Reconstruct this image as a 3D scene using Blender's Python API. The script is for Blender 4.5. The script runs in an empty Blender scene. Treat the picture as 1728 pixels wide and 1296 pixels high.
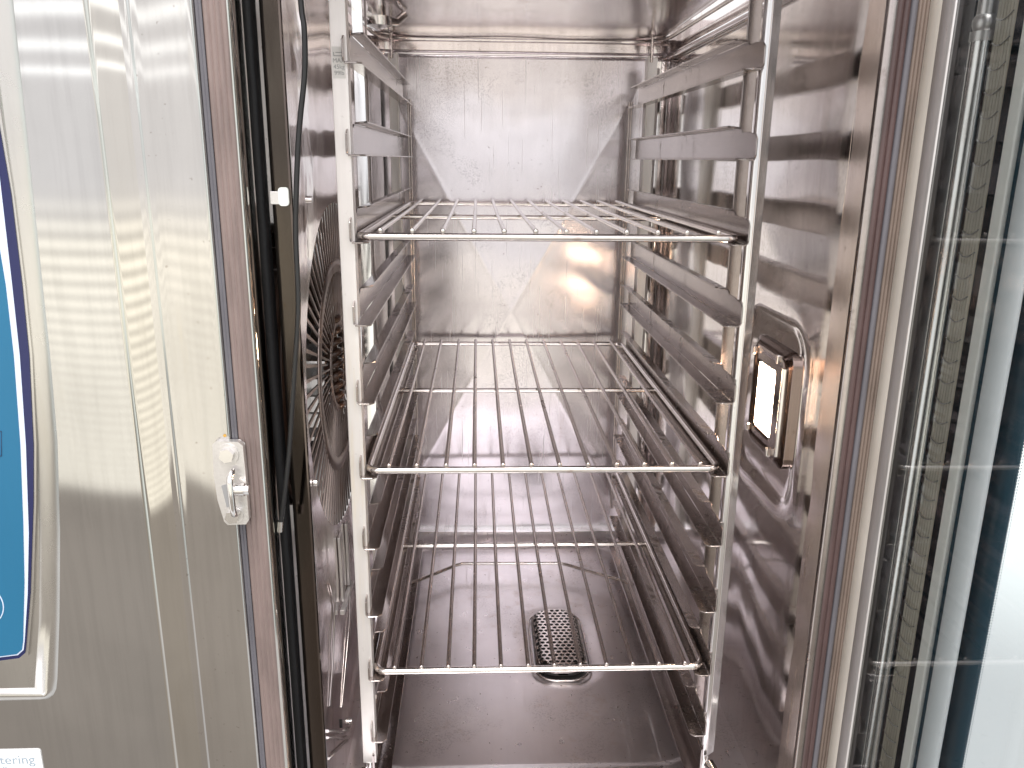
import bpy, bmesh, math, random
from mathutils import Vector, Matrix, noise
random.seed(7)
S = bpy.context.scene
COL = S.collection
MM = 0.001

# ------------------------------------------------------------------ camera
cam_d = bpy.data.cameras.new('camera')
cam = bpy.data.objects.new('camera', cam_d); COL.objects.link(cam)
PITCH, YAW, ROLL, FPX = 0.2707, 0.0439, 0.0108, 1367.47
fwd = Vector((math.sin(YAW)*math.cos(PITCH), math.cos(YAW)*math.cos(PITCH), -math.sin(PITCH)))
rt = Vector((math.cos(YAW), -math.sin(YAW), 0)); up = rt.cross(fwd)
rt2 = rt*math.cos(ROLL) + up*math.sin(ROLL); up2 = -rt*math.sin(ROLL) + up*math.cos(ROLL)
m = Matrix((rt2, up2, -fwd)).transposed().to_4x4()
m.translation = Vector((-61.84, -692.83, 63.89))*MM
cam.matrix_world = m
cam_d.sensor_fit = 'HORIZONTAL'; cam_d.sensor_width = 36.0; cam_d.lens = 36.0*FPX/1728.0
cam_d.clip_start = 0.01; cam_d.clip_end = 100
S.camera = cam

# ------------------------------------------------------------------ world: bright daylit workshop front with a ribbed shutter, dull floor below
W = bpy.data.worlds.new('World'); S.world = W; W.use_nodes = True
nt = W.node_tree; nt.nodes.clear()
def N(nt, t, **k):
    n = nt.nodes.new(t)
    for a, b in k.items(): setattr(n, a, b)
    return n
def math_n(nt, op, a, b=None, c=None):
    n = N(nt, 'ShaderNodeMath', operation=op)
    for i, v in enumerate((a, b, c)):
        if v is None: continue
        if isinstance(v, (int, float)): n.inputs[i].default_value = v
        else: nt.links.new(v, n.inputs[i])
    return n.outputs[0]
def mix_c(nt, f, a, b, t='MIX'):
    n = N(nt, 'ShaderNodeMix', data_type='RGBA', blend_type=t)
    for i, v in ((0, f), (6, a), (7, b)):
        if isinstance(v, (int, float)): n.inputs[i].default_value = v
        elif isinstance(v, tuple): n.inputs[i].default_value = (*v, 1) if len(v) == 3 else v
        else: nt.links.new(v, n.inputs[i])
    return n.outputs[2]
def step_n(nt, x, lo, hi):
    n = N(nt, 'ShaderNodeMapRange', interpolation_type='SMOOTHSTEP')
    nt.links.new(x, n.inputs[0]); n.inputs[1].default_value = lo; n.inputs[2].default_value = hi
    return n.outputs[0]
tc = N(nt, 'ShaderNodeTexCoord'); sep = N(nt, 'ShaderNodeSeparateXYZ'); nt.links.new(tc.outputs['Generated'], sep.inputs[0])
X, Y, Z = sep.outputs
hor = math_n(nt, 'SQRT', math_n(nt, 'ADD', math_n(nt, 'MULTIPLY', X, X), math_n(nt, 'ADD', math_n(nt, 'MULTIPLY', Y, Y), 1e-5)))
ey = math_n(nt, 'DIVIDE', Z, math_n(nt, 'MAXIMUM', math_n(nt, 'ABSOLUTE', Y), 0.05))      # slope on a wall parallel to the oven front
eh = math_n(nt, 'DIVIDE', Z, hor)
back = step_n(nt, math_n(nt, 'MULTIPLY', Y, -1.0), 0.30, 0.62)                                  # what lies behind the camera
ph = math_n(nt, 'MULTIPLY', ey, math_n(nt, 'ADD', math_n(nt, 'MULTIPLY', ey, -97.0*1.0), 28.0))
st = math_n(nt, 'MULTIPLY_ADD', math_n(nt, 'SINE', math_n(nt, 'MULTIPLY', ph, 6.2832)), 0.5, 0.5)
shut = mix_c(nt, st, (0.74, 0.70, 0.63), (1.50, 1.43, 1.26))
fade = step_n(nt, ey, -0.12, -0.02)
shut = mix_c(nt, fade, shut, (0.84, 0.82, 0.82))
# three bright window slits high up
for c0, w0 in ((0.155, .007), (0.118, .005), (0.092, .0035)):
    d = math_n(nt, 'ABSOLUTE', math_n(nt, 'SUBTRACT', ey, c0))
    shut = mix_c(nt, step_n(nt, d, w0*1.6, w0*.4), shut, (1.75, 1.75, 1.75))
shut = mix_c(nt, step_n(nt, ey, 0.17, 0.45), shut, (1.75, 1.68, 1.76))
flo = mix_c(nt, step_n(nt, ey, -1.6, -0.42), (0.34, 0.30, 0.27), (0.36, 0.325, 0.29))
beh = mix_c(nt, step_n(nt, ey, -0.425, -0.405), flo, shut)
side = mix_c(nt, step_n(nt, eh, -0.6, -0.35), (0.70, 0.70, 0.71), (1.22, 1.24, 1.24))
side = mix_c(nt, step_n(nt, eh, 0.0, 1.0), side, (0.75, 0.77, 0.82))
left_fill = step_n(nt, X, -0.2, -0.75)
side = mix_c(nt, left_fill, side, (1.0, .97, .95))  # left side of the world brightened to light the door strips
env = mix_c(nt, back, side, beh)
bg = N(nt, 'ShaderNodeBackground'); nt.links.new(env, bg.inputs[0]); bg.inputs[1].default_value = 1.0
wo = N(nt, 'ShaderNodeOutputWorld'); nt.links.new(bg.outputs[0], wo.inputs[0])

# ------------------------------------------------------------------ unseen key lamp, added for highlights on the wires, above and behind the camera
def area(name, loc, target, size, power, col):
    l = bpy.data.lights.new(name, 'AREA'); l.shape = 'RECTANGLE'; l.size = size[0]; l.size_y = size[1]
    l.energy = power; l.color = col
    o = bpy.data.objects.new(name, l); COL.objects.link(o); o.location = Vector(loc)*MM
    o.rotation_euler = (Vector(target)*MM - o.location).to_track_quat('-Z', 'Y').to_euler()
area('added_key_lamp', (-150, -900, 1450), (0, 200, -300), (0.9, 0.6), 26, (1, .98, .95))

S.view_settings.view_transform = 'Standard'; S.view_settings.look = 'None'
S.view_settings.exposure = 0.36; S.view_settings.gamma = 1.0; S.view_settings.use_curve_mapping = False
S.cycles.max_bounces = 14; S.cycles.glossy_bounces = 10; S.cycles.transparent_max_bounces = 16
S.cycles.sample_clamp_indirect = 6.0; S.cycles.caustics_reflective = True
S.cycles.use_denoising = True

# ------------------------------------------------------------------ materials
def new_mat(name):
    mt = bpy.data.materials.new(name); mt.use_nodes = True
    t = mt.node_tree; t.nodes.clear()
    o = N(t, 'ShaderNodeOutputMaterial'); p = N(t, 'ShaderNodeBsdfPrincipled'); t.links.new(p.outputs[0], o.inputs[0])
    return mt, t, p, o
def noise_n(t, vec, scale, sc=(1, 1, 1), detail=4, rough=.55):
    mp = N(t, 'ShaderNodeMapping'); mp.inputs['Scale'].default_value = sc
    t.links.new(vec, mp.inputs[0])
    n = N(t, 'ShaderNodeTexNoise'); n.inputs['Scale'].default_value = scale
    n.inputs['Detail'].default_value = detail; n.inputs['Roughness'].default_value = rough
    t.links.new(mp.outputs[0], n.inputs[0]); return n.outputs['Fac']
def steel(name, base=(.62, .58, .57), rough=.22, aniso=0.0, brush='z', bump=.25, stain=(.30, .20, .15), stain_amt=.35,
          rvar=.12, fleck=0.0, streak=.16, scratch=0.0, tint2=None, metallic=1.0, wave=0.0):
    mt, t, p, o = new_mat(name)
    tcn = N(t, 'ShaderNodeTexCoord'); v = tcn.outputs['Object']
    lo = {'x': (.03, 1, 1), 'y': (1, .03, 1), 'z': (1, 1, .03)}[brush]
    br = noise_n(t, v, 900, lo, 3, .6)
    br2 = noise_n(t, v, 160, {'x': (.05, 1, 1), 'y': (1, .05, 1), 'z': (1, 1, .05)}[brush], 3, .6)
    big = noise_n(t, v, 7, (1, 1, 1), 4, .5)
    mid = noise_n(t, v, 55, (1, 1, 1), 5, .65)
    c = mix_c(t, step_n(t, big, .35, .68), base, tint2 if tint2 else tuple(x*.86 for x in base))
    c = mix_c(t, math_n(t, 'MULTIPLY', step_n(t, br2, .4, .7), streak), c, tuple(x*.6 for x in base))
    drip = noise_n(t, v, 42, {'x': (1, 1, 1), 'y': (1, 1, 1), 'z': (1, 1, .12)}[brush], 4, .7)
    sf = math_n(t, 'MULTIPLY', math_n(t, 'MULTIPLY', step_n(t, drip, .52, .74), step_n(t, big, .42, .62)), stain_amt)
    c = mix_c(t, sf, c, stain)
    if fleck:
        fl = noise_n(t, v, 210, (1, 1, 1), 2, .5)
        ff = math_n(t, 'MULTIPLY', step_n(t, fl, .70, .76), fleck)
        c = mix_c(t, ff, c, (.12, .07, .035))
    scr = None
    if scratch:
        for ang, off in ((.6, 0), (-.9, 3), (1.3, 7)):
            mp = N(t, 'ShaderNodeMapping'); mp.inputs['Rotation'].default_value = (ang, ang*.7, ang); mp.inputs['Location'].default_value = (off, off, off)
            mp.inputs['Scale'].default_value = (420, 7, 7); t.links.new(v, mp.inputs[0])
            nn = N(t, 'ShaderNodeTexNoise'); nn.inputs['Scale'].default_value = 1.0; nn.inputs['Detail'].default_value = 1; nn.inputs['Distortion'].default_value = .3
            t.links.new(mp.outputs[0], nn.inputs[0]); q = step_n(t, nn.outputs['Fac'], .70, .78)
            scr = q if scr is None else math_n(t, 'MAXIMUM', scr, q)
        sp = noise_n(t, v, 480, (1, 1, 1), 2, .6); patch = noise_n(t, v, 13, (1, 1, 1), 3, .6)
        spk = math_n(t, 'MULTIPLY', math_n(t, 'MULTIPLY', step_n(t, sp, .50, .62), step_n(t, patch, .50, .62)), .45*scratch)
        c = mix_c(t, spk, c, tuple(x*.45 for x in base))
    t.links.new(c, p.inputs['Base Color'])
    r = math_n(t, 'MULTIPLY_ADD', mid, rvar, rough - rvar*.5)
    r = math_n(t, 'ADD', r, math_n(t, 'MULTIPLY', sf, .25))
    if scr is not None: r = math_n(t, 'ADD', r, math_n(t, 'MULTIPLY', scr, .22*scratch))
    t.links.new(r, p.inputs['Roughness'])
    if isinstance(metallic, float): p.inputs['Metallic'].default_value = metallic
    hgt = math_n(t, 'ADD', math_n(t, 'MULTIPLY', br, .35), math_n(t, 'MULTIPLY', mid, .12))
    b = N(t, 'ShaderNodeBump'); b.inputs['Strength'].default_value = bump; b.inputs['Distance'].default_value = .00012
    t.links.new(hgt, b.inputs['Height']); t.links.new(b.outputs[0], p.inputs['Normal'])
    if wave:
        b2 = N(t, 'ShaderNodeBump'); b2.inputs['Strength'].default_value = wave; b2.inputs['Distance'].default_value = .004
        t.links.new(noise_n(t, v, 10, (1, 1, 1), 1, .4), b2.inputs['Height']); t.links.new(b2.outputs[0], b.inputs['Normal'])
    if aniso:
        p.inputs['Anisotropic'].default_value = aniso
        g = N(t, 'ShaderNodeNewGeometry'); cr = N(t, 'ShaderNodeVectorMath', operation='CROSS_PRODUCT')
        t.links.new(g.outputs['Normal'], cr.inputs[0]); cr.inputs[1].default_value = {'x': (1, 0, 0), 'y': (0, 1, 0), 'z': (0, 0, 1)}[brush]
        t.links.new(cr.outputs[0], p.inputs['Tangent'])
    return mt
def plain(name, col, rough=.5, metallic=0.0, spec=.5, emit=None, estr=0, coat=0, bump=0, bscale=300, var=.0):
    mt, t, p, o = new_mat(name)
    p.inputs['Base Color'].default_value = (*col, 1); p.inputs['Roughness'].default_value = rough
    p.inputs['Metallic'].default_value = metallic; p.inputs['Specular IOR Level'].default_value = spec
    p.inputs['Coat Weight'].default_value = coat; p.inputs['Coat Roughness'].default_value = .05
    if emit: p.inputs['Emission Color'].default_value = (*emit, 1); p.inputs['Emission Strength'].default_value = estr
    if bump or var:
        tcn = N(t, 'ShaderNodeTexCoord'); n = noise_n(t, tcn.outputs['Object'], bscale, (1, 1, 1), 5, .6)
        if bump:
            b = N(t, 'ShaderNodeBump'); b.inputs['Strength'].default_value = bump; b.inputs['Distance'].default_value = .0006
            t.links.new(n, b.inputs['Height']); t.links.new(b.outputs[0], p.inputs['Normal'])
        if var:
            n2 = noise_n(t, tcn.outputs['Object'], bscale*.2, (1, 1, .2), 5, .6)
            c = mix_c(t, step_n(t, n2, .35, .7), col, tuple(x*(1-var) for x in col)); t.links.new(c, p.inputs['Base Color'])
    return mt
M = {}
M['cav'] = steel('cavity_steel', (.86, .82, .84), .16, .35, 'z', .22, (.55, .44, .40), .4, .10, .0)
M['cavback'] = steel('back_wall_steel', (.74, .70, .725), .20, .25, 'z', .22, (.60, .52, .52), .45, .10, .35, streak=.05, scratch=.75)
M['cavfloor'] = steel('floor_steel', (.95, .91, .92), .29, .0, 'y', .22, (.58, .47, .40), .4, .10, .9, streak=.05, scratch=.8)
M['cavright'] = steel('right_wall_steel', (.95, .93, .915), .06, .0, 'z', .35, (.60, .53, .48), .6, .06, .45, scratch=.7)
M['baffle'] = steel('baffle_steel', (.80, .735, .725), .11, .2, 'z', .2, (.25, .16, .12), .5, .10, .35)
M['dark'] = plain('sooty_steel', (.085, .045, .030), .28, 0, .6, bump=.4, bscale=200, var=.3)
M['rail'] = steel('rail_steel', (.47, .425, .41), .20, 0, 'y', .25, (.13, .085, .065), .9, .12, .35)
M['raildirty'] = steel('soiled_rail_steel', (.48, .43, .405), .24, 0, 'y', .3, (.10, .065, .045), .9, .14, .7)
M['jamb'] = steel('brown_jamb_steel', (.78, .68, .61), .20, 0, 'z', .5, (.42, .29, .21), .8, .12, .5, metallic=.95)
M['flange'] = steel('dark_flange_steel', (.17, .14, .125), .11, 0, 'z', .3, (.05, .035, .03), .8, .15, .5)
M['lampframe'] = steel('lamp_frame_steel', (.24, .19, .17), .12, 0, 'z', .2, (.3, .18, .12), .6, .1, .4)
M['grille'] = steel('grille_steel', (.44, .36, .33), .40, 0, 'z', .2, (.22, .13, .10), .7, .1, .5)
M['post'] = steel('post_steel', (.92, .885, .86), .38, 0, 'z', .15, (.80, .70, .52), .5, .1, .1, metallic=.55)
M['postr'] = steel('right_post_steel', (.82, .81, .82), .16, 0, 'z', .15, (.62, .56, .50), .4, .1, .1)
M['bright'] = steel('polished_strip', (.95, .96, .98), .07, 0, 'z', .05, (.7, .7, .7), .2, .03)
M['wire'] = steel('wire_chrome', (.80, .76, .73), .15, 0, 'y', .1, (.30, .17, .10), .7, .1, .15)
M['wiredark'] = steel('used_wire', (.64, .58, .55), .22, 0, 'y', .2, (.19, .10, .06), .8, .15, .3)
M['front'] = steel('front_steel', (.645, .637, .626), .075, .9, 'z', .10, (.66, .62, .55), .15, .02, .0)
M['front2'] = steel('trim_steel', (.665, .64, .595), .062, .9, 'z', .10, (.64, .58, .48), .2, .03, .0)
M['front3'] = steel('flange_steel', (.665, .645, .62), .09, .88, 'z', .14, (.62, .56, .47), .35, .04, .25)
M['bezel'] = steel('bezel_steel', (.68, .665, .635), .28, .6, 'z', .10, (.6, .55, .45), .2, .06, .0)
M['doorst'] = steel('door_steel', (.72, .70, .69), .34, 0, 'z', .25, (.55, .47, .38), .35, .1, .2, metallic=.75)
M['doorbeige'] = steel('door_edge_steel', (.80, .75, .67), .42, 0, 'z', .25, (.60, .50, .40), .4, .1, .1, metallic=.45)
M['cast'] = plain('cast_zinc', (.72, .70, .68), .30, .75, bump=.25, bscale=500, var=.12)
M['bolt'] = plain('bolt_steel', (.78, .76, .74), .16, 1.0)
M['gasL'] = plain('gasket_rubber_brown_lit', (.22, .165, .15), .38, 0, .6, bump=.35, bscale=400, var=.25)  # left side's stronger light is put into the rubber colour
M['gasR'] = plain('gasket_rubber_maroon', (.085, .050, .048), .34, 0, .6, bump=.35, bscale=400, var=.25)
M['gasblue'] = plain('gasket_rubber_grey', (.125, .12, .135), .34, 0, .6, bump=.25, bscale=400, var=.2)
M['gastan'] = plain('gasket_rubber_tan', (.19, .145, .12), .42, 0, .5, bump=.25, bscale=400, var=.3)
M['gapblack'] = plain('gap_black', (.006, .006, .007), .5, 0, .25, bump=.5, bscale=250, var=.3)  # near-black colour standing in for the darkness of gaps
M['void'] = plain('opening_black', (.012, .010, .010), .6)  # shade inside the fan chamber and openings painted as near-black
M['cable'] = plain('black_cable', (.015, .015, .016), .28, 0, .5, bump=.1)
M['white'] = plain('white_plastic', (.80, .84, .80), .3)
M['navy'] = plain('navy_print', (.018, .022, .085), .22, 0, .4)
M['scrwhite'] = plain('pale_blue_print', (.62, .70, .84), .22, 0, .4)
M['teal'] = plain('blue_panel_film', (.022, .145, .265), .25, 0, .3, var=.06, bscale=80)
M['ink'] = plain('dark_ink', (.015, .03, .09), .3)
M['label'] = plain('white_label', (.86, .86, .86), .35)
M['print'] = plain('grey_blue_print', (.32, .40, .46), .5)
M['printdark'] = plain('etched_print', (.30, .30, .30), .5)
M['enamel'] = plain('dark_teal_enamel', (.036, .082, .112), .10, 0, .35, bump=.0)
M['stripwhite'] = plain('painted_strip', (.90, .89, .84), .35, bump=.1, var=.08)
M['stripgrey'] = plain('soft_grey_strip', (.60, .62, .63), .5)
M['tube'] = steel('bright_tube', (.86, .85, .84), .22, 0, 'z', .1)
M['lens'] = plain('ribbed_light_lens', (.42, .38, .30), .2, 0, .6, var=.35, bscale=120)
M['glow'] = plain('lit_lamp_glass', (1, 1, 1), .2, emit=(1, .72, .50), estr=60)
def glass_mat(name, tint, ior):
    mt = bpy.data.materials.new(name); mt.use_nodes = True; t = mt.node_tree; t.nodes.clear()
    o = N(t, 'ShaderNodeOutputMaterial'); g = N(t, 'ShaderNodeBsdfGlossy'); g.inputs['Roughness'].default_value = .03
    tr = N(t, 'ShaderNodeBsdfTransparent'); tr.inputs[0].default_value = (*tint, 1)
    fr = N(t, 'ShaderNodeFresnel'); fr.inputs[0].default_value = ior
    mx = N(t, 'ShaderNodeMixShader'); t.links.new(fr.outputs[0], mx.inputs[0]); t.links.new(tr.outputs[0], mx.inputs[1]); t.links.new(g.outputs[0], mx.inputs[2])
    t.links.new(mx.outputs[0], o.inputs[0]); return mt
M['glass'] = glass_mat('door_glass', (.93, .96, .96), 1.7)

# ------------------------------------------------------------------ mesh helpers (millimetres)
class MB:
    def __init__(s): s.v = []; s.f = []; s.sm = []
    def add(s, vs, fs, smooth=False):
        o = len(s.v); s.v += [tuple(x) for x in vs]; s.f += [tuple(i+o for i in f) for f in fs]; s.sm += [smooth]*len(fs)
    def box(s, a, b):
        x0, y0, z0 = a; x1, y1, z1 = b
        s.add([(x0,y0,z0),(x1,y0,z0),(x1,y1,z0),(x0,y1,z0),(x0,y0,z1),(x1,y0,z1),(x1,y1,z1),(x0,y1,z1)],
              [(0,3,2,1),(4,5,6,7),(0,1,5,4),(1,2,6,5),(2,3,7,6),(3,0,4,7)])
    def tube(s, pts, r, n=12, caps=True, closed=False, radii=None):
        pts = [Vector(p) for p in pts]; k = len(pts); rings = []; prev = None
        for i, p in enumerate(pts):
            if closed: d = pts[(i+1) % k] - pts[i-1]
            else: d = pts[min(i+1, k-1)] - pts[max(i-1, 0)]
            d.normalize()
            if prev is None:
                a = Vector((0, 0, 1)) if abs(d.z) < .9 else Vector((1, 0, 0)); u = a.cross(d).normalized()
            else: u = (prev - d*prev.dot(d)).normalized()
            prev = u; w = d.cross(u); rr = radii[i] if radii else r
            rings.append([p + (u*math.cos(t)+w*math.sin(t))*rr for t in [2*math.pi*j/n for j in range(n)]])
        vs = [v for R in rings for v in R]; fs = []
        for i in range(k if closed else k-1):
            a = i*n; b = ((i+1) % k)*n
            for j in range(n): fs.append((a+j, a+(j+1) % n, b+(j+1) % n, b+j))
        s.add(vs, fs, True)
        if caps and not closed:
            s.add(rings[0], [tuple(range(n))[::-1]]); s.add(rings[-1], [tuple(range(n))])
    def sphere(s, c, r, n=10, sc=(1,1,1)):
        vs = []; fs = []; m_ = n//2+1
        for i in range(m_+1):
            ph = math.pi*i/m_
            for j in range(n):
                t = 2*math.pi*j/n
                vs.append((c[0]+r*sc[0]*math.sin(ph)*math.cos(t), c[1]+r*sc[1]*math.sin(ph)*math.sin(t), c[2]+r*sc[2]*math.cos(ph)))
        for i in range(m_):
            for j in range(n): fs.append((i*n+j, (i+1)*n+j, (i+1)*n+(j+1) % n, i*n+(j+1) % n))
        s.add(vs, fs, True)
    def prism(s, poly, axis, a, b, smooth=False):       # poly in the plane normal to axis, extruded a..b
        def P(p, t):
            return {'x': (t, p[0], p[1]), 'y': (p[0], t, p[1]), 'z': (p[0], p[1], t)}[axis]
        n = len(poly); vs = [P(p, a) for p in poly] + [P(p, b) for p in poly]
        s.add(vs, [tuple(range(n)), tuple(range(n, 2*n))[::-1]])
        s.add(vs, [(i, (i+1) % n, n+(i+1) % n, n+i) for i in range(n)], smooth)
    def strip(s, prof, z0, z1, axis='z', smooth=True, n=1):         # open profile extruded
        k = len(prof); vs = []
        for i in range(n+1):
            t = z0+(z1-z0)*i/n
            for p in prof: vs.append({'z': (p[0], p[1], t), 'y': (p[0], t, p[1]), 'x': (t, p[0], p[1])}[axis])
        s.add(vs, [(i*k+j, i*k+j+1, (i+1)*k+j+1, (i+1)*k+j) for i in range(n) for j in range(k-1)], smooth)
    def grid(s, fn, nu, nv, smooth=True, keep=None):
        vs = [fn(i/nu, j/nv) for j in range(nv+1) for i in range(nu+1)]
        fs = [(j*(nu+1)+i, j*(nu+1)+i+1, (j+1)*(nu+1)+i+1, (j+1)*(nu+1)+i) for j in range(nv) for i in range(nu)
              if keep is None or keep((i+.5)/nu, (j+.5)/nv)]
        s.add(vs, fs, smooth)
    def build(s, name, mat, parent=None, bevel=0, seg=2, recalc=True, thick=0):
        me = bpy.data.meshes.new(name); org = Vector(parent['_o']) if parent is not None and '_o' in parent else Vector((0,0,0))
        me.from_pydata([((v[0]-org[0])*MM, (v[1]-org[1])*MM, (v[2]-org[2])*MM) for v in s.v], [], s.f)
        bm = bmesh.new(); bm.from_mesh(me)
        for f, q in zip(bm.faces, s.sm): f.smooth = q
        if recalc: bmesh.ops.recalc_face_normals(bm, faces=bm.faces)
        bm.to_mesh(me); bm.free()
        me.materials.append(mat)
        o = bpy.data.objects.new(name, me); COL.objects.link(o)
        if thick:
            sd = o.modifiers.new('s', 'SOLIDIFY'); sd.thickness = thick*MM; sd.offset = 0
        if bevel:
            b = o.modifiers.new('b', 'BEVEL'); b.width = bevel*MM; b.segments = seg; b.limit_method = 'ANGLE'; b.angle_limit = math.radians(35)
            b.harden_normals = False
        if parent is not None: o.parent = parent
        o['_o'] = tuple(org)
        return o
def empty(name, loc, label, cat, group=None):
    o = bpy.data.objects.new(name, None); COL.objects.link(o); o.empty_display_size = .02
    o.location = Vector(loc)*MM; o['_o'] = tuple(float(a) for a in loc)
    o['label'] = label; o['category'] = cat
    if group: o['group'] = group
    return o
def nz(x, y, z, s=100, seed=0.0): return noise.noise(Vector((x/s+seed, y/s+seed*1.7, z/s-seed)))
def sst(x, a, b):
    t = max(0, min(1, (x-a)/(b-a))); return t*t*(3-2*t)
def rrect(x0, y0, x1, y1, r, n=6):
    out = []
    for cx, cy, a0 in ((x1-r, y1-r, 0), (x0+r, y1-r, 90), (x0+r, y0+r, 180), (x1-r, y0+r, 270)):
        for i in range(n+1):
            a = math.radians(a0+90*i/n); out.append((cx+r*math.cos(a), cy+r*math.sin(a)))
    return out
def rr_sdf(u, v, x0, y0, x1, y1, r):
    cx, cy, hx, hy = (x0+x1)/2, (y0+y1)/2, (x1-x0)/2-r, (y1-y0)/2-r
    dx, dy = abs(u-cx)-hx, abs(v-cy)-hy
    return math.hypot(max(dx,0), max(dy,0)) + min(max(dx,dy),0) - r

# ================================================================== THE OVEN
oven = empty('combi_oven', (0, 200, -620), 'stainless steel combi oven, door open, blue control panel beside the lit chamber', 'oven')
ZT, ZB = 206, -555
# back wall with diagonal cross break
b = MB()
def bw(u, v):
    x = -204+408*u; z = ZB+(ZT-ZB)*v
    a = abs(x+10)/214; c = abs(z+166)/385
    h = 11*(1-min(1, max(a, c))) + .16*math.exp(-((a-c)*170/3.2)**2)
    y = 565 - h - 1.0*nz(x, 0, z, 130, 3) - .35*nz(x, 0, z, 45, 8)
    e = min(z-ZB, 30); y -= 0 if e >= 30 else 12*(1-e/30)**2
    return (x, y, z)
b.grid(bw, 200, 340); b.build('back_wall', M['cavback'], oven)
# right wall with corner curve, recess round the lamp, wavy sheet
prof = [(222, -97+ i*6.0) for i in range(106)]
for i in range(1, 11):
    a = math.radians(9*i); prof.append((222-26*(1-math.cos(a)), 539+26*math.sin(a)))
b = MB(); K = len(prof)-1
def rw(u, v):
    i = int(round(u*K)); x, y = prof[i]; z = ZB+(ZT-ZB+14)*v
    flat = 1-sst(y, 470, 545)
    d = rr_sdf(y, z, -18, -250, 132, -78, 30)
    rec = 2.2*sst(-d, -3, 9)
    rib = .55*math.exp(-((d-12)/7)**2)
    lowz = .7+.9*sst(-z, 60, 380)
    w = (1.3*nz(y*.8, 0, z, 100, 5) + 1.3*nz(y, 0, z, 210, 2) + .10*nz(y, 0, z, 35, 9))*flat*lowz
    edge = sst(y, -97, -60)
    return (x + rec + (rib*-1 + w)*edge , y, z)
b.grid(rw, K, 150); b.build('right_wall', M['cavright'], oven)
# bottom with shallow basin
b = MB()
def fl(u, v):
    x = -290+522*u; y = -97+662*v
    d = rr_sdf(x, y, -186, 22, 178, 530, 48)
    z = ZB + 3 - 6*sst(-d, -3, 6) - .6*nz(x, y, 0, 120, 4)
    e = 565-y
    if e < 22: z += 14*(1-e/22)**2
    d2 = rr_sdf(x, y, 0, 168, 92, 335, 42); z -= 1.6*sst(-d2, -14, 10)
    return (x, y, z)
b.grid(fl, 128, 165); b.build('chamber_floor', M['cavfloor'], oven)
# top sheet, groove and beads
b = MB()
b.grid(lambda u, v: (-204+408*u, 571-760*v, 232+10*v + 1.5*nz(408*u, 760*v, 0, 130, 6)), 60, 90)
b.build('chamber_ceiling', M['cav'], oven)
def loop_pts(z, x, yb, r=60, yf=-90):
    pts = [(-x, yf, z)]
    for i in range(9):
        a = math.radians(180-90*i/8); pts.append((-x+r+r*math.cos(a), yb-r+r*math.sin(a), z))
    for i in range(9):
        a = math.radians(90-90*i/8); pts.append((x-r+r*math.cos(a), yb-r+r*math.sin(a), z))
    pts.append((x, yf, z)); return pts
b = MB(); b.tube(loop_pts(209, 219, 562, 34), 5, 12); b.build('chamber_bead', M['cav'], oven)
b = MB(); b.tube(loop_pts(229, 206, 566, 62), 2.6, 10); b.build('ceiling_rim', M['wire'], oven)
b = MB(); P0 = loop_pts(0, 222, 569, 40); b.strip([(p[0], p[1]) for p in P0], 206, 262, 'z', True); b.build('upper_groove', M['baffle'], oven)

# left baffle with its round grille
FY, FZ, FR = 100, -136, 158
BX = -200
b = MB()
ys, ye, zb, zt = -64, 545, -552, 204
angs = sorted(set([2*math.pi*i/160 for i in range(160)] + [math.atan2(z-FZ, y-FY) % (2*math.pi) for y in (ys, ye) for z in (zb, zt)]))
rings = 14; vs = []
for a in angs:
    c, s_ = math.cos(a), math.sin(a)
    t = min([q for q in (((ye if c > 0 else ys)-FY)/c if abs(c) > 1e-6 else 1e9, ((zt if s_ > 0 else zb)-FZ)/s_ if abs(s_) > 1e-6 else 1e9)])
    for k in range(rings+1):
        r = FR + (t-FR)*k/rings
        y = FY+c*r; z = FZ+s_*r
        edge = min(1, max(0, (r-FR))/40)
        x = BX + (1.6*nz(0, y, z, 110, 11)+.5*nz(0, y, z, 40, 5))*edge
        da = (y-FY) - (-(z-FZ))*.28
        x += 1.3*math.exp(-((y-8)/2.6)**2)*sst(z, 0, 40) + 1.3*math.exp(-((y+28)/2.6)**2)*sst(z, -40, 20)
        if z < FZ-FR: x += 2.6*math.exp(-((da+18)/6)**2) * sst(FZ-FR-z, 0, 60)
        vs.append((x, y, z))
n_ = len(angs); fs = []
for i in range(n_):
    j = (i+1) % n_
    for k in range(rings): fs.append((i*(rings+1)+k, j*(rings+1)+k, j*(rings+1)+k+1, i*(rings+1)+k+1))
b.add(vs, fs, True)
baffle = b.build('air_baffle', M['baffle'], oven)
b = MB(); b.strip([(-200, -64), (-200.6, -66), (-202, -66), (-216, -62.5), (-216, -36)], -552, 204, 'z', False); b.build('baffle_flange', M['flange'], oven)
b = MB()
for k in range(76):                                       # radial bars
    a = 2*math.pi*k/76+.01; c, s_ = math.cos(a), math.sin(a)
    r0 = 42 if k % 2 == 0 else 62
    w0 = 1.0
    q = [(r0, -w0*.55), (FR+1, -w0*1.7), (FR+1, w0*1.7), (r0, w0*.55)]
    b.prism([(FY+r*c-w*s_, FZ+r*s_+w*c) for r, w in q], 'x', -200.5, -202)
def ring(b, r0, r1, x0, x1, n=96, cy=FY, cz=FZ):
    vs = []
    for i in range(n):
        a = 2*math.pi*i/n
        for r, x in ((r0, x0), (r1, x0), (r1, x1), (r0, x1)): vs.append((x, cy+r*math.cos(a), cz+r*math.sin(a)))
    fs = []
    for i in range(n):
        j = (i+1) % n
        for k in range(4): fs.append((4*i+k, 4*j+k, 4*j+(k+1) % 4, 4*i+(k+1) % 4))
    b.add(vs, fs, True)
ring(b, 40, 46, -200.2, -201.6); ring(b, 92, 105, -200.0, -201.6)
b.build('fan_grille', M['grille'], baffle)
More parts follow.
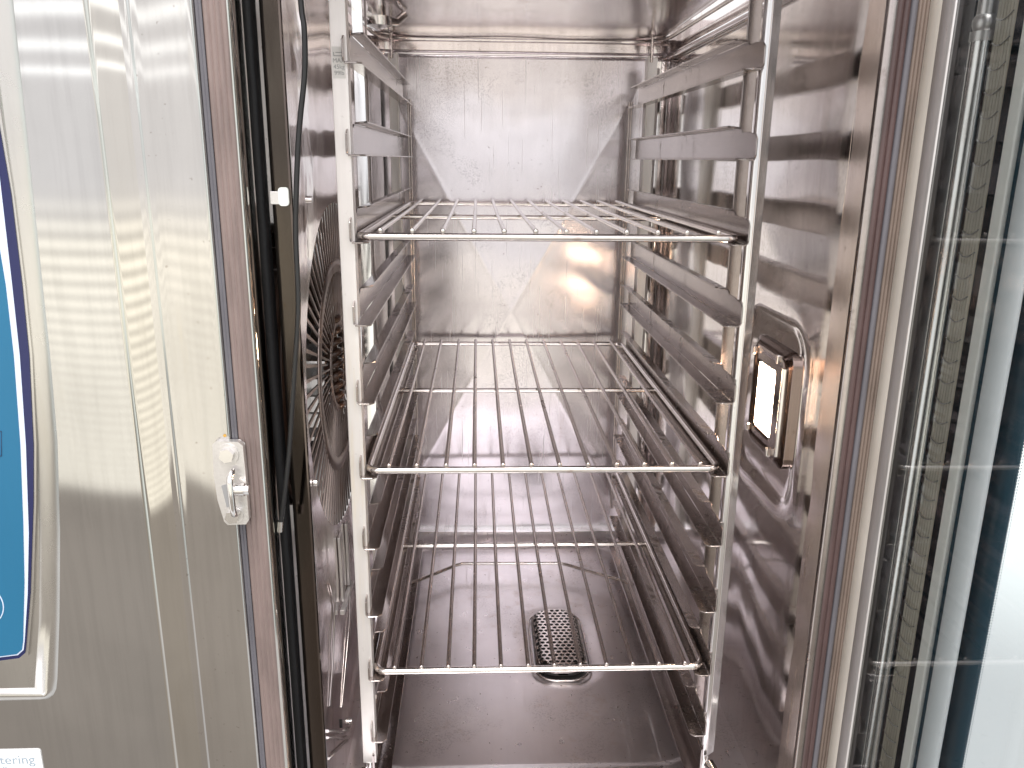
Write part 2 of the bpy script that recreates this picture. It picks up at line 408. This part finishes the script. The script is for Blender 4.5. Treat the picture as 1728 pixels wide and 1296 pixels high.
b = MB(); b.prism([(FY-62, FZ-160), (FY-46, FZ-160), (FY-48, FZ-232), (FY-58, FZ-232)], 'x', -197, -199.2); 
b.prism([(FY-20, FZ-165), (FY-12, FZ-165), (FY-12, FZ-235), (FY-20, FZ-235)], 'x', -197, -199.2)
b.prism([(FY-68, FZ-236), (FY-8, FZ-236), (FY-8, FZ-241), (FY-68, FZ-241)], 'x', -195, -199.2)
b.build('fixing_strip', M['cast'], baffle, .6)
for (py, pz) in ((-10, 30), (-52, -200), (52, -517)):
    b = MB(); b.tube([(-199.5, py, pz), (-196.5, py, pz)], 3.2, 12); b.build('baffle_screw', M['bolt'], baffle, .5)
b = MB(); b.tube([(-199, -60, -440), (-197.5, -38, -457), (-196.5, -18, -474), (-196.5, 2, -491), (-197, 30, -512), (-198, 58, -528), (-199, 78, -541)], 1.5, 8)
b.tube([(-199, -60, -447), (-197.5, -38, -464), (-196.5, 0, -497), (-197.5, 40, -526)], 1.2, 8)
b.tube([(-199, -62, -468), (-197.5, -40, -480), (-197, 5, -508), (-198, 40, -530)], 1.2, 8)
b.build('baffle_lower_bead', M['wire'], baffle)
b = MB(); b.tube([(-199.2, 94, -385), (-198.8, 80, -412), (-198.6, 40, -445), (-198.6, 10, -468)], .9, 6); b.tube([(-199.2, -12, -318), (-198.8, 4, -350), (-198.8, -20, -395), (-199, -45, -425)], .9, 6); b.build('baffle_crease', M['rail'], baffle)
b = MB(); b.prism([(2, -476), (5, -478), (5, -488), (2, -486)], 'x', -199.6, -197.6); b.build('baffle_slot', M['void'], baffle)
# fan behind
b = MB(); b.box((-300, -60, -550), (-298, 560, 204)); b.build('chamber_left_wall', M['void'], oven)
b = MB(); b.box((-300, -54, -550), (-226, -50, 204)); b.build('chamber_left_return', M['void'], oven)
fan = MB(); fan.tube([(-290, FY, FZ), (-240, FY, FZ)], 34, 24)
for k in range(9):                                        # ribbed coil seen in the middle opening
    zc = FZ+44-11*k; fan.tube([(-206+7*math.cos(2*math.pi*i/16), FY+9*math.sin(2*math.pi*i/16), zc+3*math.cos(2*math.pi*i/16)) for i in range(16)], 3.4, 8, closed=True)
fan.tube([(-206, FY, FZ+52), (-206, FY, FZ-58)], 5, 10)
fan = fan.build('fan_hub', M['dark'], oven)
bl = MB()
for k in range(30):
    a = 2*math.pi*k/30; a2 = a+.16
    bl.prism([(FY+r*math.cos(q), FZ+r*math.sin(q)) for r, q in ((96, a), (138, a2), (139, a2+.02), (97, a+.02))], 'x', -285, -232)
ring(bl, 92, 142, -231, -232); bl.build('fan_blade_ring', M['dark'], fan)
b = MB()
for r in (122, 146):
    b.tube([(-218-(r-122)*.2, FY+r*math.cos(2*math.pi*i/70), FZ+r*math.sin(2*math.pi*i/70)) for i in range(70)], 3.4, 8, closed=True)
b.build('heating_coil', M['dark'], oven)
# black strip standing in for the dark gap, and front lips
b = MB()
zs = [-620+ i*8 for i in range(112)]
vs = []
for z in zs:
    j = .8*nz(0, 0, z, 20, 3)
    for x, y in ((-226.5, -62), (-226, -70), (-225, -72+j), (-220.5+j*.6, -71.5), (-219.5+j*.6, -68), (-219.5, -58)): vs.append((x, y, z))
b.add(vs, [(i*6+k, i*6+k+1, (i+1)*6+k+1, (i+1)*6+k) for i in range(len(zs)-1) for k in range(5)], True)
b.build('dark_gap_strip', M['gapblack'], oven)
b = MB(); b.strip([(-227.5, -60), (-227.5, -78), (-224.5, -94), (-225.5, -99), (-228, -101)], -640, 300, 'z', True); b.build('left_lip', M['front2'], oven)
b = MB(); b.strip([(219.2, -96.5), (219.8, -99.5), (221.5, -101.2), (225.6, -101)], -640, 300, 'z', True); b.build('right_lip', M['rail'], oven)
b = MB(); b.grid(lambda u, v: (219.4+2.4*u+.5*nz(0, u*50, -620+900*v, 90, 3), -97+36*u, -620+920*v), 8, 60); b.strip([(221.8, -61), (223.5, -60)], -620, 300)
b.build('right_jamb', M['jamb'], oven)
# gaskets
def ribs(x0, x1, y0, nr, depth):
    pr_ = []
    for i in range(nr):
        w = (x1-x0)/nr
        for k in range(5):
            a = math.pi*k/4; pr_.append((x0+w*(i+.5)-w*.5*math.cos(a), y0-depth*math.sin(a)))
    return pr_
g = MB(); g.strip(ribs(-244, -228, -101, 4, 1.3), -640, 300); gl = g.build('door_gasket', M['gasL'], oven); gl['label'] = 'brightly lit brown ribbed rubber gasket left of the chamber opening'
g = MB(); g.strip(ribs(-248.5, -244, -102, 2, .8), -640, 300); g.build('gasket_edge', M['gasblue'], gl)
g = MB(); g.strip(ribs(225.5, 234.5, -101, 2, 2.0), -640, 300); gr = g.build('door_gasket', M['gasR'], oven); gr['label'] = 'dark maroon ribbed rubber gasket right of the chamber opening'
g = MB(); g.strip(ribs(234.5, 239.5, -101, 1, 2.6), -640, 300); g.build('gasket_edge', M['gasblue'], gr)
g = MB(); g.strip(ribs(239.5, 248, -101, 3, 2.0), -640, 300); g.build('gasket_edge', M['gastan'], gr)

# front fascia left of the chamber
def bend(x0, y0, x1, y1, n=6):                                # rounded step between two flats
    return [(x0+(x1-x0)*i/n, y0+(y1-y0)*sst(i/n, 0, 1)) for i in range(n+1)]
b = MB(); b.strip([(-248, -98), (-249, -103), (-251, -105)] + [(-251-37*i/12, -105-.9*math.sin(math.pi*i/12)*.6) for i in range(1, 12)] + [(-289, -105), (-290, -105.6), (-290.8, -106.6), (-291.6, -107), (-292.6, -106.8), (-296, -106.6)], -900, 420, 'z', True, 60)
b.build('front_flange', M['front3'], oven)
b = MB(); b.strip([(-296, -106.6), (-313.5, -107.3)] + [(-314.5, -107.6), (-315.6, -108.4), (-316.4, -109.6), (-317.5, -110)], -900, 420, 'z', True, 60)
b.build('front_trim', M['front2'], oven)
b = MB()
def fp(u, v):
    x = -317.5-330*u; z = -900+1320*v
    return (x, -110-1.2*math.sin(min(1, u*6)*math.pi/2)+.35*nz(x, 0, z, 160, 2), z)
b.grid(fp, 50, 120); panel = b.build('fascia_panel', M['front'], oven)
b = MB(); b.box((-640, -100, -900), (-249, 560, 420)); 
# bezel
bz = [(-370, 420), (-364, 300), (-361, 200), (-360.6,158), (-364,68), (-367.6,-24), (-369.5,-75), (-373.5,-142), (-381.5,-214), (-392.4,-290), (-402.2,-347), (-404.5,-356), (-409,-361), (-416,-363.5)]
def offs(pts, d):
    out = []
    for i, p in enumerate(pts):
        a = Vector(pts[max(i-1, 0)]); c = Vector(pts[min(i+1, len(pts)-1)]); t = (c-a).normalized(); n = Vector((t.y, -t.x))
        out.append((p[0]+n.x*d, p[1]+n.y*d))
    return out
outer = bz[:-4] + [(-401.5, -345), (-403.6, -354), (-406.5, -359.5), (-411.5, -363.2), (-418, -364)] + [(-560, -365)]
rows = []
for d, y in ((0, -111.0), (.7, -112.0), (2.2, -113.3), (4.5, -114.4), (8, -115.0), (11, -115.1), (12.5, -114.8), (14, -114.2)):
    q = offs(outer, d)
    if d > 3:
        k0 = len(q)-6; c0 = (-405.6-d*.93, -364.3+d)
        f = min(1, (d-3)/4)
        for j in range(k0, k0+5): q[j] = (q[j][0]+(c0[0]-q[j][0])*f, q[j][1]+(c0[1]-q[j][1])*f)
    rows.append([(x, y, z) for x, z in q])
k = len(outer); vs = [v for r in rows for v in r]
b.add(vs, [(i*k+j, i*k+j+1, (i+1)*k+j+1, (i+1)*k+j) for i in range(len(rows)-1) for j in range(k-1)], True)
last = rows[-1]; b.add(list(last)+[(-560, -114.2, 420)], [tuple(range(k+1))])
bez = b.build('panel_bezel', M['bezel'], oven)
# touch panel layers
def outline_panel(pts, y0, y1, name, mat, par, bev=0):
    pts = [(-61.84+(p[0]+61.84)*1.0123, 63.9+(p[1]-63.9)*1.0123) for p in pts]; y0 += 7; y1 += 7
    b = MB(); b.prism(pts, 'y', y0, y1); return b.build(name, mat, par, bev)
top = [(-392, 420), (-382, 300), (-377, 200), (-374.6, 130)]
rim = [(-390.5, 420), (-380.5, 300), (-375, 200), (-372.6, 130), (-372.4,80), (-372,37), (-373.4,-23), (-375.8,-73), (-382.6,-140), (-389.3,-186), (-402,-260), (-411.5,-304), (-414,-315), (-420,-320), (-436,-322.5), (-560,-327), (-560, 420)]
nv = [(-392, 420), (-382, 300), (-377, 200), (-374.6, 130), (-374.4,80), (-373.4,37), (-375.2,-23), (-377.7,-73), (-384.4,-140), (-391.1,-186), (-404,-260), (-413.5,-303.6), (-415.5,-312), (-420.7,-316.5), (-436,-318.5), (-560,-323), (-560, 420)]
wh = [(-398, 420), (-388, 300), (-383, 200), (-380.6, 130), (-379.5,80), (-378.7,52), (-381.6,-23), (-383.9,-73), (-389.5,-140), (-397.6,-210), (-405.7,-260), (-414,-301), (-416,-309), (-421,-313.5), (-435.4,-315.3), (-560,-319.6), (-560, 420)]
te = [(-405, 420), (-395, 300), (-390, 200), (-387, 130), (-386.4,52), (-385.8,-23), (-387.9,-73), (-393.3,-140), (-400.1,-200), (-406.5,-250), (-415,-301), (-417,-308.5), (-421.5,-312.4), (-435.2,-314.2), (-560,-318.5), (-560, 420)]
rimo = outline_panel(rim, -119.5, -123.2, 'control_panel', M['bezel'], oven, .8)
outline_panel(nv, -123.0, -123.9, 'panel_border', M['navy'], rimo)
outline_panel(wh, -123.5, -124.3, 'panel_line', M['scrwhite'], rimo)
outline_panel(te, -124.0, -124.7, 'panel_film', M['teal'], rimo)
b = MB(); b.tube([(-448.6+19.2*math.cos(2*math.pi*i/60), -117.8, -272.8+19.2*math.sin(2*math.pi*i/60)) for i in range(60)], .45, 6, closed=True)
b.build('dial_ring', M['scrwhite'], rimo)
b = MB()
q = [(-409, -117.8, -131.4), (-411.8, -117.8, -150.4), (-444, -117.8, -150.4), (-444, -117.8, -131.4)]
b.tube(q, .4, 6, closed=True); b.build('button_outline', M['ink'], rimo)
# maker's label
def text(body, size, loc, mat, name, parent, align='LEFT', rot=(math.pi/2, 0, 0), ext=.05):
    cu = bpy.data.curves.new(name, 'FONT'); cu.body = body; cu.size = size*MM; cu.extrude = ext*MM; cu.align_x = align
    tmp = bpy.data.objects.new('tmp', cu); COL.objects.link(tmp); bpy.context.view_layer.update()
    me = bpy.data.meshes.new_from_object(tmp.evaluated_get(bpy.context.evaluated_depsgraph_get()))
    bpy.data.objects.remove(tmp)
    o = bpy.data.objects.new(name, me); COL.objects.link(o); me.materials.clear(); me.materials.append(mat)
    org = Vector(parent['_o']) if parent else Vector((0, 0, 0)); o.parent = parent
    o.location = (Vector(loc)-org)*MM; o.rotation_euler = rot
    return o
b = MB(); b.prism(rrect(-520, -450, -424.3, -411, 2.5), 'y', -110.0, -112.2); lab = b.build('maker_label', M['label'], oven, .3)
lab['label'] = 'white label with the cut off word ending in tering over Partner'
text('catering', 12.2, (-429.6, -112.3, -424.5), M['print'], 'label_text', lab, 'RIGHT')
text('Partner', 6.5, (-437, -112.3, -431.5), M['print'], 'label_text', lab, 'RIGHT')

# latch keeper
kx, kz, ky = -249.5, -177.5, -105.5
lk = MB()
outl = []
for x, z in ((-261, -145), (-258, -142.5), (-242, -143), (-238.5, -146), (-238.2, -170), (-238.6, -207), (-241, -210.5), (-255, -211), (-257.5, -208), (-261, -190), (-262, -170)): outl.append((x, z))
lk.prism(outl, 'y', -104, -110)
keeper = lk.build('latch_keeper', M['cast'], oven, 2.0, 4)
b = MB(); b.prism([(-257, -178), (-249.5, -176), (-248, -198), (-254, -199)], 'y', -109.6, -110.4); b.build('keeper_pocket', M['printdark'], keeper)
for zz, rr in ((-152.5, 6.6), (-202.5, 6.2)):
    bb = MB(); bb.tube([(-250, -110, zz), (-250, -111.2, zz)], rr+1.5, 24); w_ = bb.build('keeper_washer', M['cast'], keeper, .4)
    bb = MB(); bb.prism([(-250+rr*.86*math.cos(math.radians(60*i+12)), zz+rr*.86*math.sin(math.radians(60*i+12))) for i in range(6)], 'y', -111.2, -115.5); bb.build('keeper_bolt', M['bolt'], w_, .7, 3)
b = MB(); b.tube([(-246.5, -113, -165), (-247, -120, -168), (-247, -121, -172), (-246.5, -121, -192), (-246.3, -119, -198), (-246, -112, -200)], 2.4, 12); b.build('keeper_pin', M['bolt'], keeper)
b = MB(); b.tube([(-246, -116, -179), (-238, -116, -179)], 5.0, 16); b.tube([(-239, -116, -179), (-234.5, -116, -179)], 4.0, 6); b.build('pin_bolt', M['bolt'], keeper, .5)
b = MB(); b.sphere((-252.5, -105.8, -139.5), 1.4, 8, (1, .3, .8)); b.build('grease_spot', plain('yellow_grease', (.55, .30, .05), .3), keeper)

# white clip on the baffle edge
b = MB(); b.prism(rrect(-209.5, 28.5, -202, 42, 2.5), 'y', -70, -66.8); cl = b.build('baffle_clip', M['white'], oven, .9, 3)
b = MB(); b.box((-216, -68.6, 29.5), (-208, -67, 39)); b.build('clip_tab', M['bolt'], cl, .3)

# oven lamp on right wall
lamp = MB()
fo = rrect(4, -211, 95, -106, 11, 8); fi = rrect(38, -194, 84, -128, 4, 8); fm = rrect(15, -205, 89, -113, 8, 8); fb = rrect(0, -215, 99, -102, 13, 8)
def loopring(b, loops):
    n = len(loops[0][0]); vs = [(x, p[0], p[1]) for pts, x in loops for p in pts]
    b.add(vs, [(i*n+j, i*n+(j+1) % n, (i+1)*n+(j+1) % n, (i+1)*n+j) for i in range(len(loops)-1) for j in range(n)], False)
loopring(lamp, [(fb, 231), (fb, 221), (fo, 219), (rrect(6, -209, 93, -108, 11, 8), 217.4), (rrect(9, -207, 91, -110, 9, 8), 217), (fm, 217.4), (rrect(19, -202, 87, -117, 7, 8), 218.6), (rrect(35, -197, 86, -125, 5, 8), 218.8), (fi, 220), (fi, 225)])
lf = lamp.build('oven_lamp', M['lampframe'], oven, .5)
b = MB(); b.tube([(216.6, 8, -201), (216.2, 7.2, -160), (216.6, 8, -117)], 2.4, 12); b.build('frame_bead', M['bolt'], lf)
lf['label'] = 'small lit rectangular oven lamp in a chromed frame'
b = MB(); b.prism(fi, 'x', 220.4, 223); b.build('lamp_glass', M['glow'], lf)
for y, z in ((91, -118), (91, -199), (30, -205), (26, -112)):
    b = MB(); b.box((214.5, y-2.5, z-4), (219, y+2.5, z+4)); b.build('lamp_clip', M['bolt'], lf, .8)

# chamber top fittings
b = MB(); b.tube([(-178, 350, 246), (-178, 350, 226), (-176, 348, 219)], 9, 16); b.tube([(-178, 350, 224), (-178, 350, 214)], 15, 20)
b.tube([(-178, 350, 222), (-160, 372, 222), (-150, 380, 232)], 5, 10); sp = b.build('spray_nozzle', M['bolt'], oven, .8)
b = MB(); b.tube([(-196, 300, 226), (-188, 420, 230)], 12, 14); b.build('spray_arm', M['cav'], sp)

# ------------------------------------------------------------------ door, opened at right angles on the right
b = MB()
b.strip([(247.5, -103), (246, -105), (246, -119), (246.6, -120)], -640, 300, 'z', True)
door = b.build('door', M['doorbeige'], oven); door['label'] = 'opened oven door with dark edged glass'
b = MB(); b.strip([(246.6, -120), (245.6, -121), (245.6, -136), (246.4, -137), (248, -137.4)], -640, 300, 'z', True); b.build('door_inner_frame', M['doorst'], door)
b = MB(); b.box((250, -108, -640), (300, -104, 300)); b.build('door_edge', M['doorst'], door, 2)
def sheet_x(b, x, y0, y1, z0, z1, n=1): b.add([(x, y0, z0), (x, y0, z1), (x, y1, z1), (x, y1, z0)], [(0, 1, 2, 3)])
b = MB(); sheet_x(b, 246.4, -820, -137.6, -620, 290); b.build('inner_glass', M['glass'], door, recalc=False)
b = MB()
b.box((275, -231, -620), (277, -109, 290))
edge = -231
for r in range(3):
    rad = (1.05, .8, .5)[r]
    for i in range(440):
        z = -620+i*2.05+(r % 2)*1.02; y = edge-1.0-r*1.9
        b.add([(275.0-.01*r, y+rad*math.cos(a), z+rad*math.sin(a)) for a in [k*math.pi/3 for k in range(6)]], [(0,1,2,3,4,5)])
b.build('printed_glass_border', M['enamel'], door, recalc=True)
b = MB(); sheet_x(b, 290, -820, -137.6, -640, 300); b.build('outer_glass', M['glass'], door, recalc=False)
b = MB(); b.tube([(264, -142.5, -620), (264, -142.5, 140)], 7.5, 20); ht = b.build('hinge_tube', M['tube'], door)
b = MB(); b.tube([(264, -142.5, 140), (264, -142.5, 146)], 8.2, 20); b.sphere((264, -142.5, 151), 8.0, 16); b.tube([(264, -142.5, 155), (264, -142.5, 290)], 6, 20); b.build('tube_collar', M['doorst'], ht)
b = MB(); b.strip([(268, -150), (269, -152.5), (269, -157)], -620, 290, 'z', False); b.build('tube_shadow_gap', M['gapblack'], door)
# ribbed light strip
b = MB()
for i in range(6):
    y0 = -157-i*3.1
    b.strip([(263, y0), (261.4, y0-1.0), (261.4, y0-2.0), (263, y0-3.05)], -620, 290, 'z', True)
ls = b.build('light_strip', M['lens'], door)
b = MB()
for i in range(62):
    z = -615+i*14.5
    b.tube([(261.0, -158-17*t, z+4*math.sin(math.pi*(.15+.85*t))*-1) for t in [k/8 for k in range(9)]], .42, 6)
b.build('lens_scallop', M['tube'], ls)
b = MB(); b.prism(rrect(-180, 258, -173, 264, 2), 'z', -620, 290)
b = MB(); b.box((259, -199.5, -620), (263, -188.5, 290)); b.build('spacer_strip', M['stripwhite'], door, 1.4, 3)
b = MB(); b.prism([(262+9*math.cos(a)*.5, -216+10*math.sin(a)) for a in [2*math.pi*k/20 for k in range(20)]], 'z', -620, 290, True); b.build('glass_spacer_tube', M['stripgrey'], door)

# ================================================================== SHELF RACK
rack = empty('shelf_rack', (0, 250, -540), 'stainless hanging shelf rack with ten pairs of ledges standing in the oven chamber', 'oven rack')
def zr(i): return -4 - 70.3*(i-2)
for sgn in (-1, 1):
    # front post: L profile
    b = MB()
    if sgn < 0:
        b.prism([(-177.8, 0), (-164.8, 0), (-164.8, 14), (-166.6, 14), (-166.6, 2), (-177.8, 2)], 'z', -526, 300)
    else:
        b.prism([(167.6, 6), (167.6, 2.4), (169.5, 0), (173.2, -.4), (175, .8), (182.6, 5.6), (182.6, 16), (181, 16), (181, 7.4), (174.8, 3.4), (169.6, 3), (169.6, 6)], 'z', -526, 300)
    po = b.build('front_post', M['post'] if sgn < 0 else M['postr'], rack, .7)
    b = MB()
    if sgn < 0: b.box((-178.5, 128, -510), (-168.6, 130, 230))
    else: b.box((168.6, 46, -510), (180, 48, 230))
    b.build('upright_strip', M['bright'] if sgn < 0 else M['rail'], rack, .4)  # left one added to carry the bright reflection at the baffle slot edge
    if sgn < 0:
        b = MB(); b.box((-169.6, 150, -510), (-167.9, 154, 230)); b.build('upright_edge', M['rail'], rack)
    b = MB(); x0, x1 = (-184, -169.5) if sgn < 0 else (171, 188)
    b.box((x0, 500, -515), (x1, 502, 201)); b.box((x0 if sgn > 0 else x1-2, 480, -515), (x0+2 if sgn > 0 else x1, 500, 201)); b.build('rear_post', M['post'], rack, .5)
    b = MB(); xs = 158*sgn
    b.tube([(xs, 538, 145), (xs, 538, -492)], 1.7, 8); b.tube([(xs+3.4*sgn, 538, 145), (xs+3.4*sgn, 538, -492)], 1.4, 8); b.build('stop_rod', M['wiredark'], rack)
    b = MB(); b.tube([(179*sgn, 500, 195), (179*sgn, 500, 232), (177*sgn, 498, 246)], 2.4, 8); b.sphere((178*sgn, 498, 232), 5, 10); b.build('hanging_hook', M['wiredark'], rack)
    # foot
    b = MB(); b.tube([(174*sgn, -6, -530), (180*sgn, -26, -536)], 5.5, 14); b.tube([(180*sgn, -26, -536), (181*sgn, -29, -537)], 6.5, 14)
    b.tube([(172*sgn, 4, -526), (172*sgn, 4, -552)], 5, 10); b.build('foot_bolt', M['bolt'], rack, .6)
    b = MB(); b.prism([(166*sgn, -496-42), (166*sgn, -516), (168*sgn, -514), (168*sgn, -540), (150*sgn, -540), (150*sgn, -538)], 'y', -4, 520); b.build('bottom_ledge', M['rail'], rack, .5)
for sgn in (-1, 1):
    proto = None
    for i in range(10):
        if proto is None:
            X0 = 166.5*sgn; t_ = 1.4; zz = zr(0)
            b = MB()
            def P(dx, y, z): return (X0 - dx*sgn, y, zz+z)
            # web sheet (side outline in y,z) with chamfered front corners
            web = [(-7, 0), (-9, 3), (-9, 16.5), (-4, 19.5), (14, 22), (30, 22), (34, 25), (518, 25), (518, 0)]
            n = len(web)
            vs = [P(0, y, z) for y, z in web] + [P(-t_, y, z) for y, z in web]
            b.add(vs, [tuple(range(n)), tuple(range(n, 2*n))] + [(k, (k+1) % n, n+(k+1) % n, n+k) for k in range(n)])
            # lower flange
            lw = [(-7, 0), (-7, 9.5), (-3, 13.5), (518, 13.5), (518, 0)]
            n = len(lw); vs = [P(d-.01, y, 0) for y, d in lw] + [P(d-.01, y, -t_) for y, d in lw]
            b.add(vs, [tuple(range(n)), tuple(range(n, 2*n))] + [(k, (k+1) % n, n+(k+1) % n, n+k) for k in range(n)])
            uw = [(36, 0), (36, 8), (39, 10.5), (518, 10.5), (518, 0)]
            n = len(uw); vs = [P(d-.01, y, 25+d*.12) for y, d in uw] + [P(d-.01, y, 25+t_+d*.12) for y, d in uw]
            b.add(vs, [tuple(range(n)), tuple(range(n, 2*n))] + [(k, (k+1) % n, n+(k+1) % n, n+k) for k in range(n)])
            proto = b.build('shelf_rail', M['rail'], rack, .35, 1); o = proto
            dirty = proto.data.copy(); dirty.materials[0] = M['raildirty']
        else:
            o = proto.copy(); COL.objects.link(o); o.parent = rack
            o.location = (0, 0, -70.3*i*MM)
            if i >= 4: o.data = dirty
for nm, z, mt in (('tie_rod', -538, 'wire'),):
    b = MB(); b.tube([(-168, 372, z), (-156, 384, z), (-96, 434, z), (-86, 439.5, z), (66, 437, z), (76, 432, z), (160, 376, z), (170, 368, z)], 2.5, 10); b.build(nm, M[mt], rack)
# load marking on the left post
b = MB(); st_ = MB(); st_.box((-176.6, -.35, 124.5), (-166.6, -.1, 148)); stk = st_.build('load_marking', plain('marking_film', (.78, .77, .74), .4), rack)
b.box((-175.6, -.5, 141), (-167.6, -.3, 141.5)); b.box((-174, -.5, 143.5), (-169, -.3, 144)); b.box((-175.6, -.5, 141), (-175.1, -.3, 144)); b.build('marking_symbol', M['printdark'], stk)
for tx, z in (('MAX', 136.3), ('45kg', 131.6), ('99lb', 127)):
    text(tx, 4.6, (-171.6, -.4, z), M['printdark'], 'marking_text', stk, 'CENTER', ext=.03)

# ================================================================== WIRE SHELVES
def wire_shelf(z, label, mframe, mrod, seed):
    rnd = random.Random(seed)
    t = empty('wire_shelf', (0, 265, z-3.4), label, 'wire shelf', 'wire shelves slid into the rack')
    b = MB(); pts = []
    for cx, cy, a0 in ((152, 518, 0), (-152, 518, 90), (-152, 11, 180), (152, 11, 270)):
        for i in range(7):
            a = math.radians(a0+15*i); pts.append((cx+9.5*math.cos(a), cy+9.5*math.sin(a), z))
    b.tube(pts, 3.3, 14, closed=True); b.build('shelf_frame', mframe, t)
    b = MB(); b.tube([(-160, 273, z-2.0), (160, 273, z-2.0)], 2.9, 12); b.build('cross_bar', mframe, t)
    for k in range(12):
        x = -143+26*k + rnd.uniform(-.5, .5); bow = rnd.uniform(-.6, .6)
        b = MB(); b.tube([(x+bow*math.sin(math.pi*j/8), -.8+529.5*j/8, z+5.2-.5*math.sin(math.pi*j/8)) for j in range(9)], 2.1, 10)
        b.sphere((x, -.9, z+5.2), 2.25, 10, (1, .5, 1)); b.build('shelf_wire', mrod, t)
    return t
wire_shelf(0, 'topmost wire shelf, seen nearly edge on at the third ledge', M['wire'], M['wire'], 1)
wire_shelf(-210.5, 'middle wire shelf with warm stained wires, level with the lit oven lamp', M['wire'], M['wiredark'], 2)
wire_shelf(-421, 'lowest wire shelf, dark wires above the perforated drain strainer', M['wire'], M['wiredark'], 3)

# ================================================================== DRAIN STRAINER
ds = empty('drain_strainer', (45, 248, -556), 'perforated stainless strainer cover over the drain in the oven floor', 'drain strainer')
b = MB(); x0, x1, y0, y1, zt2 = 15, 74, 184, 322, -546
cw, ch = 7.6, 7.0; row = 0; y = y0
vsb = []
while y < y1:
    off = cw/2 if row % 2 else 0; x = x0-off
    while x < x1:
        cx, cy = x+cw/2, y+ch/2
        if rr_sdf(cx, cy, x0, y0, x1, y1, 24) < -1:
            n = 12; inner = [(cx+2.9*math.cos(2*math.pi*k/n), cy+2.55*math.sin(2*math.pi*k/n)) for k in range(n)]
            outr = []
            for k in range(n):
                a = 2*math.pi*k/n; c, s_ = math.cos(a), math.sin(a); tt = min(cw/2/abs(c) if abs(c) > 1e-6 else 1e9, ch/2/abs(s_) if abs(s_) > 1e-6 else 1e9)
                outr.append((cx+c*tt, cy+s_*tt))
            # fill the cell corners
            cor = [(cx+sx*cw/2, cy+sy*ch/2) for sx, sy in ((1,1),(-1,1),(-1,-1),(1,-1))]
            def zz_(px_, py_):
                d = -rr_sdf(px_, py_, x0-3, y0-3, x1+3, y1+3, 26); return zt2 - 4*(1-sst(d, 0, 9))
            V = [(p[0], p[1], zz_(*p)) for p in inner] + [(p[0], p[1], zz_(*p)) for p in outr] + [(p[0], p[1], zz_(*p)) for p in cor]
            F = [(k, (k+1) % n, n+(k+1) % n, n+k) for k in range(n)]
            # corner triangles
            for q, p in enumerate(cor):
                aa = math.atan2(p[1]-cy, p[0]-cx) % (2*math.pi); k = int(aa/(2*math.pi/n)); F.append((n+k % n, n+(k+1) % n, 2*n+q))
            b.add(V, F)
        x += cw
    y += ch; row += 1
b.build('perforated_top', M['wire'], ds, thick=.8)
b = MB(); R1 = rrect(x0-3, y0-3, x1+3, y1+3, 26, 10)
def zl(pts, z): return [(p[0], p[1], z) for p in pts]
def zring(b, loops):
    n = len(loops[0]); vs = [v for l in loops for v in l]
    b.add(vs, [(i*n+j, i*n+(j+1) % n, (i+1)*n+(j+1) % n, (i+1)*n+j) for i in range(len(loops)-1) for j in range(n)], True)
zring(b, [zl(rrect(x0-.5, y0-.5, x1+.5, y1+.5, 24, 10), zt2-3.6), zl(rrect(x0-2.5, y0-2.5, x1+2.5, y1+2.5, 26, 10), zt2-4.6), zl(R1, zt2-7), zl(R1, -556)])
b.build('strainer_side', M['rail'], ds)
b = MB(); b.tube([(p[0], p[1], -555.5) for p in rrect(x0-7, y0-15, x1+7, y1+4, 30, 10)], 1.2, 8, closed=True); b.build('strainer_rim', M['wire'], ds)
b = MB(); b.prism(rrect(x0-3, y0-3, x1+3, y1+3, 25, 10), 'z', -557, -553.5); b.build('drain_opening', M['void'], ds)

# ================================================================== PROBE CABLE
cp = [(-183, -78, 235), (-183.5, -78, 168), (-182, -79, 150), (-183.2, -79, 122), (-188, -79, 92), (-191, -79, 70), (-194.5, -79, 35), (-196.5, -79, 6), (-197, -80, -38), (-199, -80, -62), (-202, -80, -85), (-207, -80, -125), (-211, -80, -158), (-216, -80, -190), (-219.5, -80, -209), (-222.5, -80, -225)]
sm = []
for i in range(len(cp)-1):
    p0, p1, p2, p3 = [Vector(cp[max(0, min(len(cp)-1, j))]) for j in (i-1, i, i+1, i+2)]
    for k in range(5):
        t = k/5; sm.append(.5*((2*p1)+(-p0+p2)*t+(2*p0-5*p1+4*p2-p3)*t*t+(-p0+3*p1-3*p2+p3)*t**3))
sm.append(Vector(cp[-1]))
b = MB(); b.tube(sm, 2.0, 10)
cab = empty('probe_cable', (-222, -80, -226), 'thin black probe cable hanging beside the left chamber edge', 'cable')
b.build('cable_sheath', M['cable'], cab)
b = MB(); b.tube([(-222.3, -80, -222), (-223.5, -80, -231)], 2.6, 10); b.build('cable_end', M['bolt'], cab)

for o in list(bpy.data.objects):
    if '_o' in o: del o['_o']
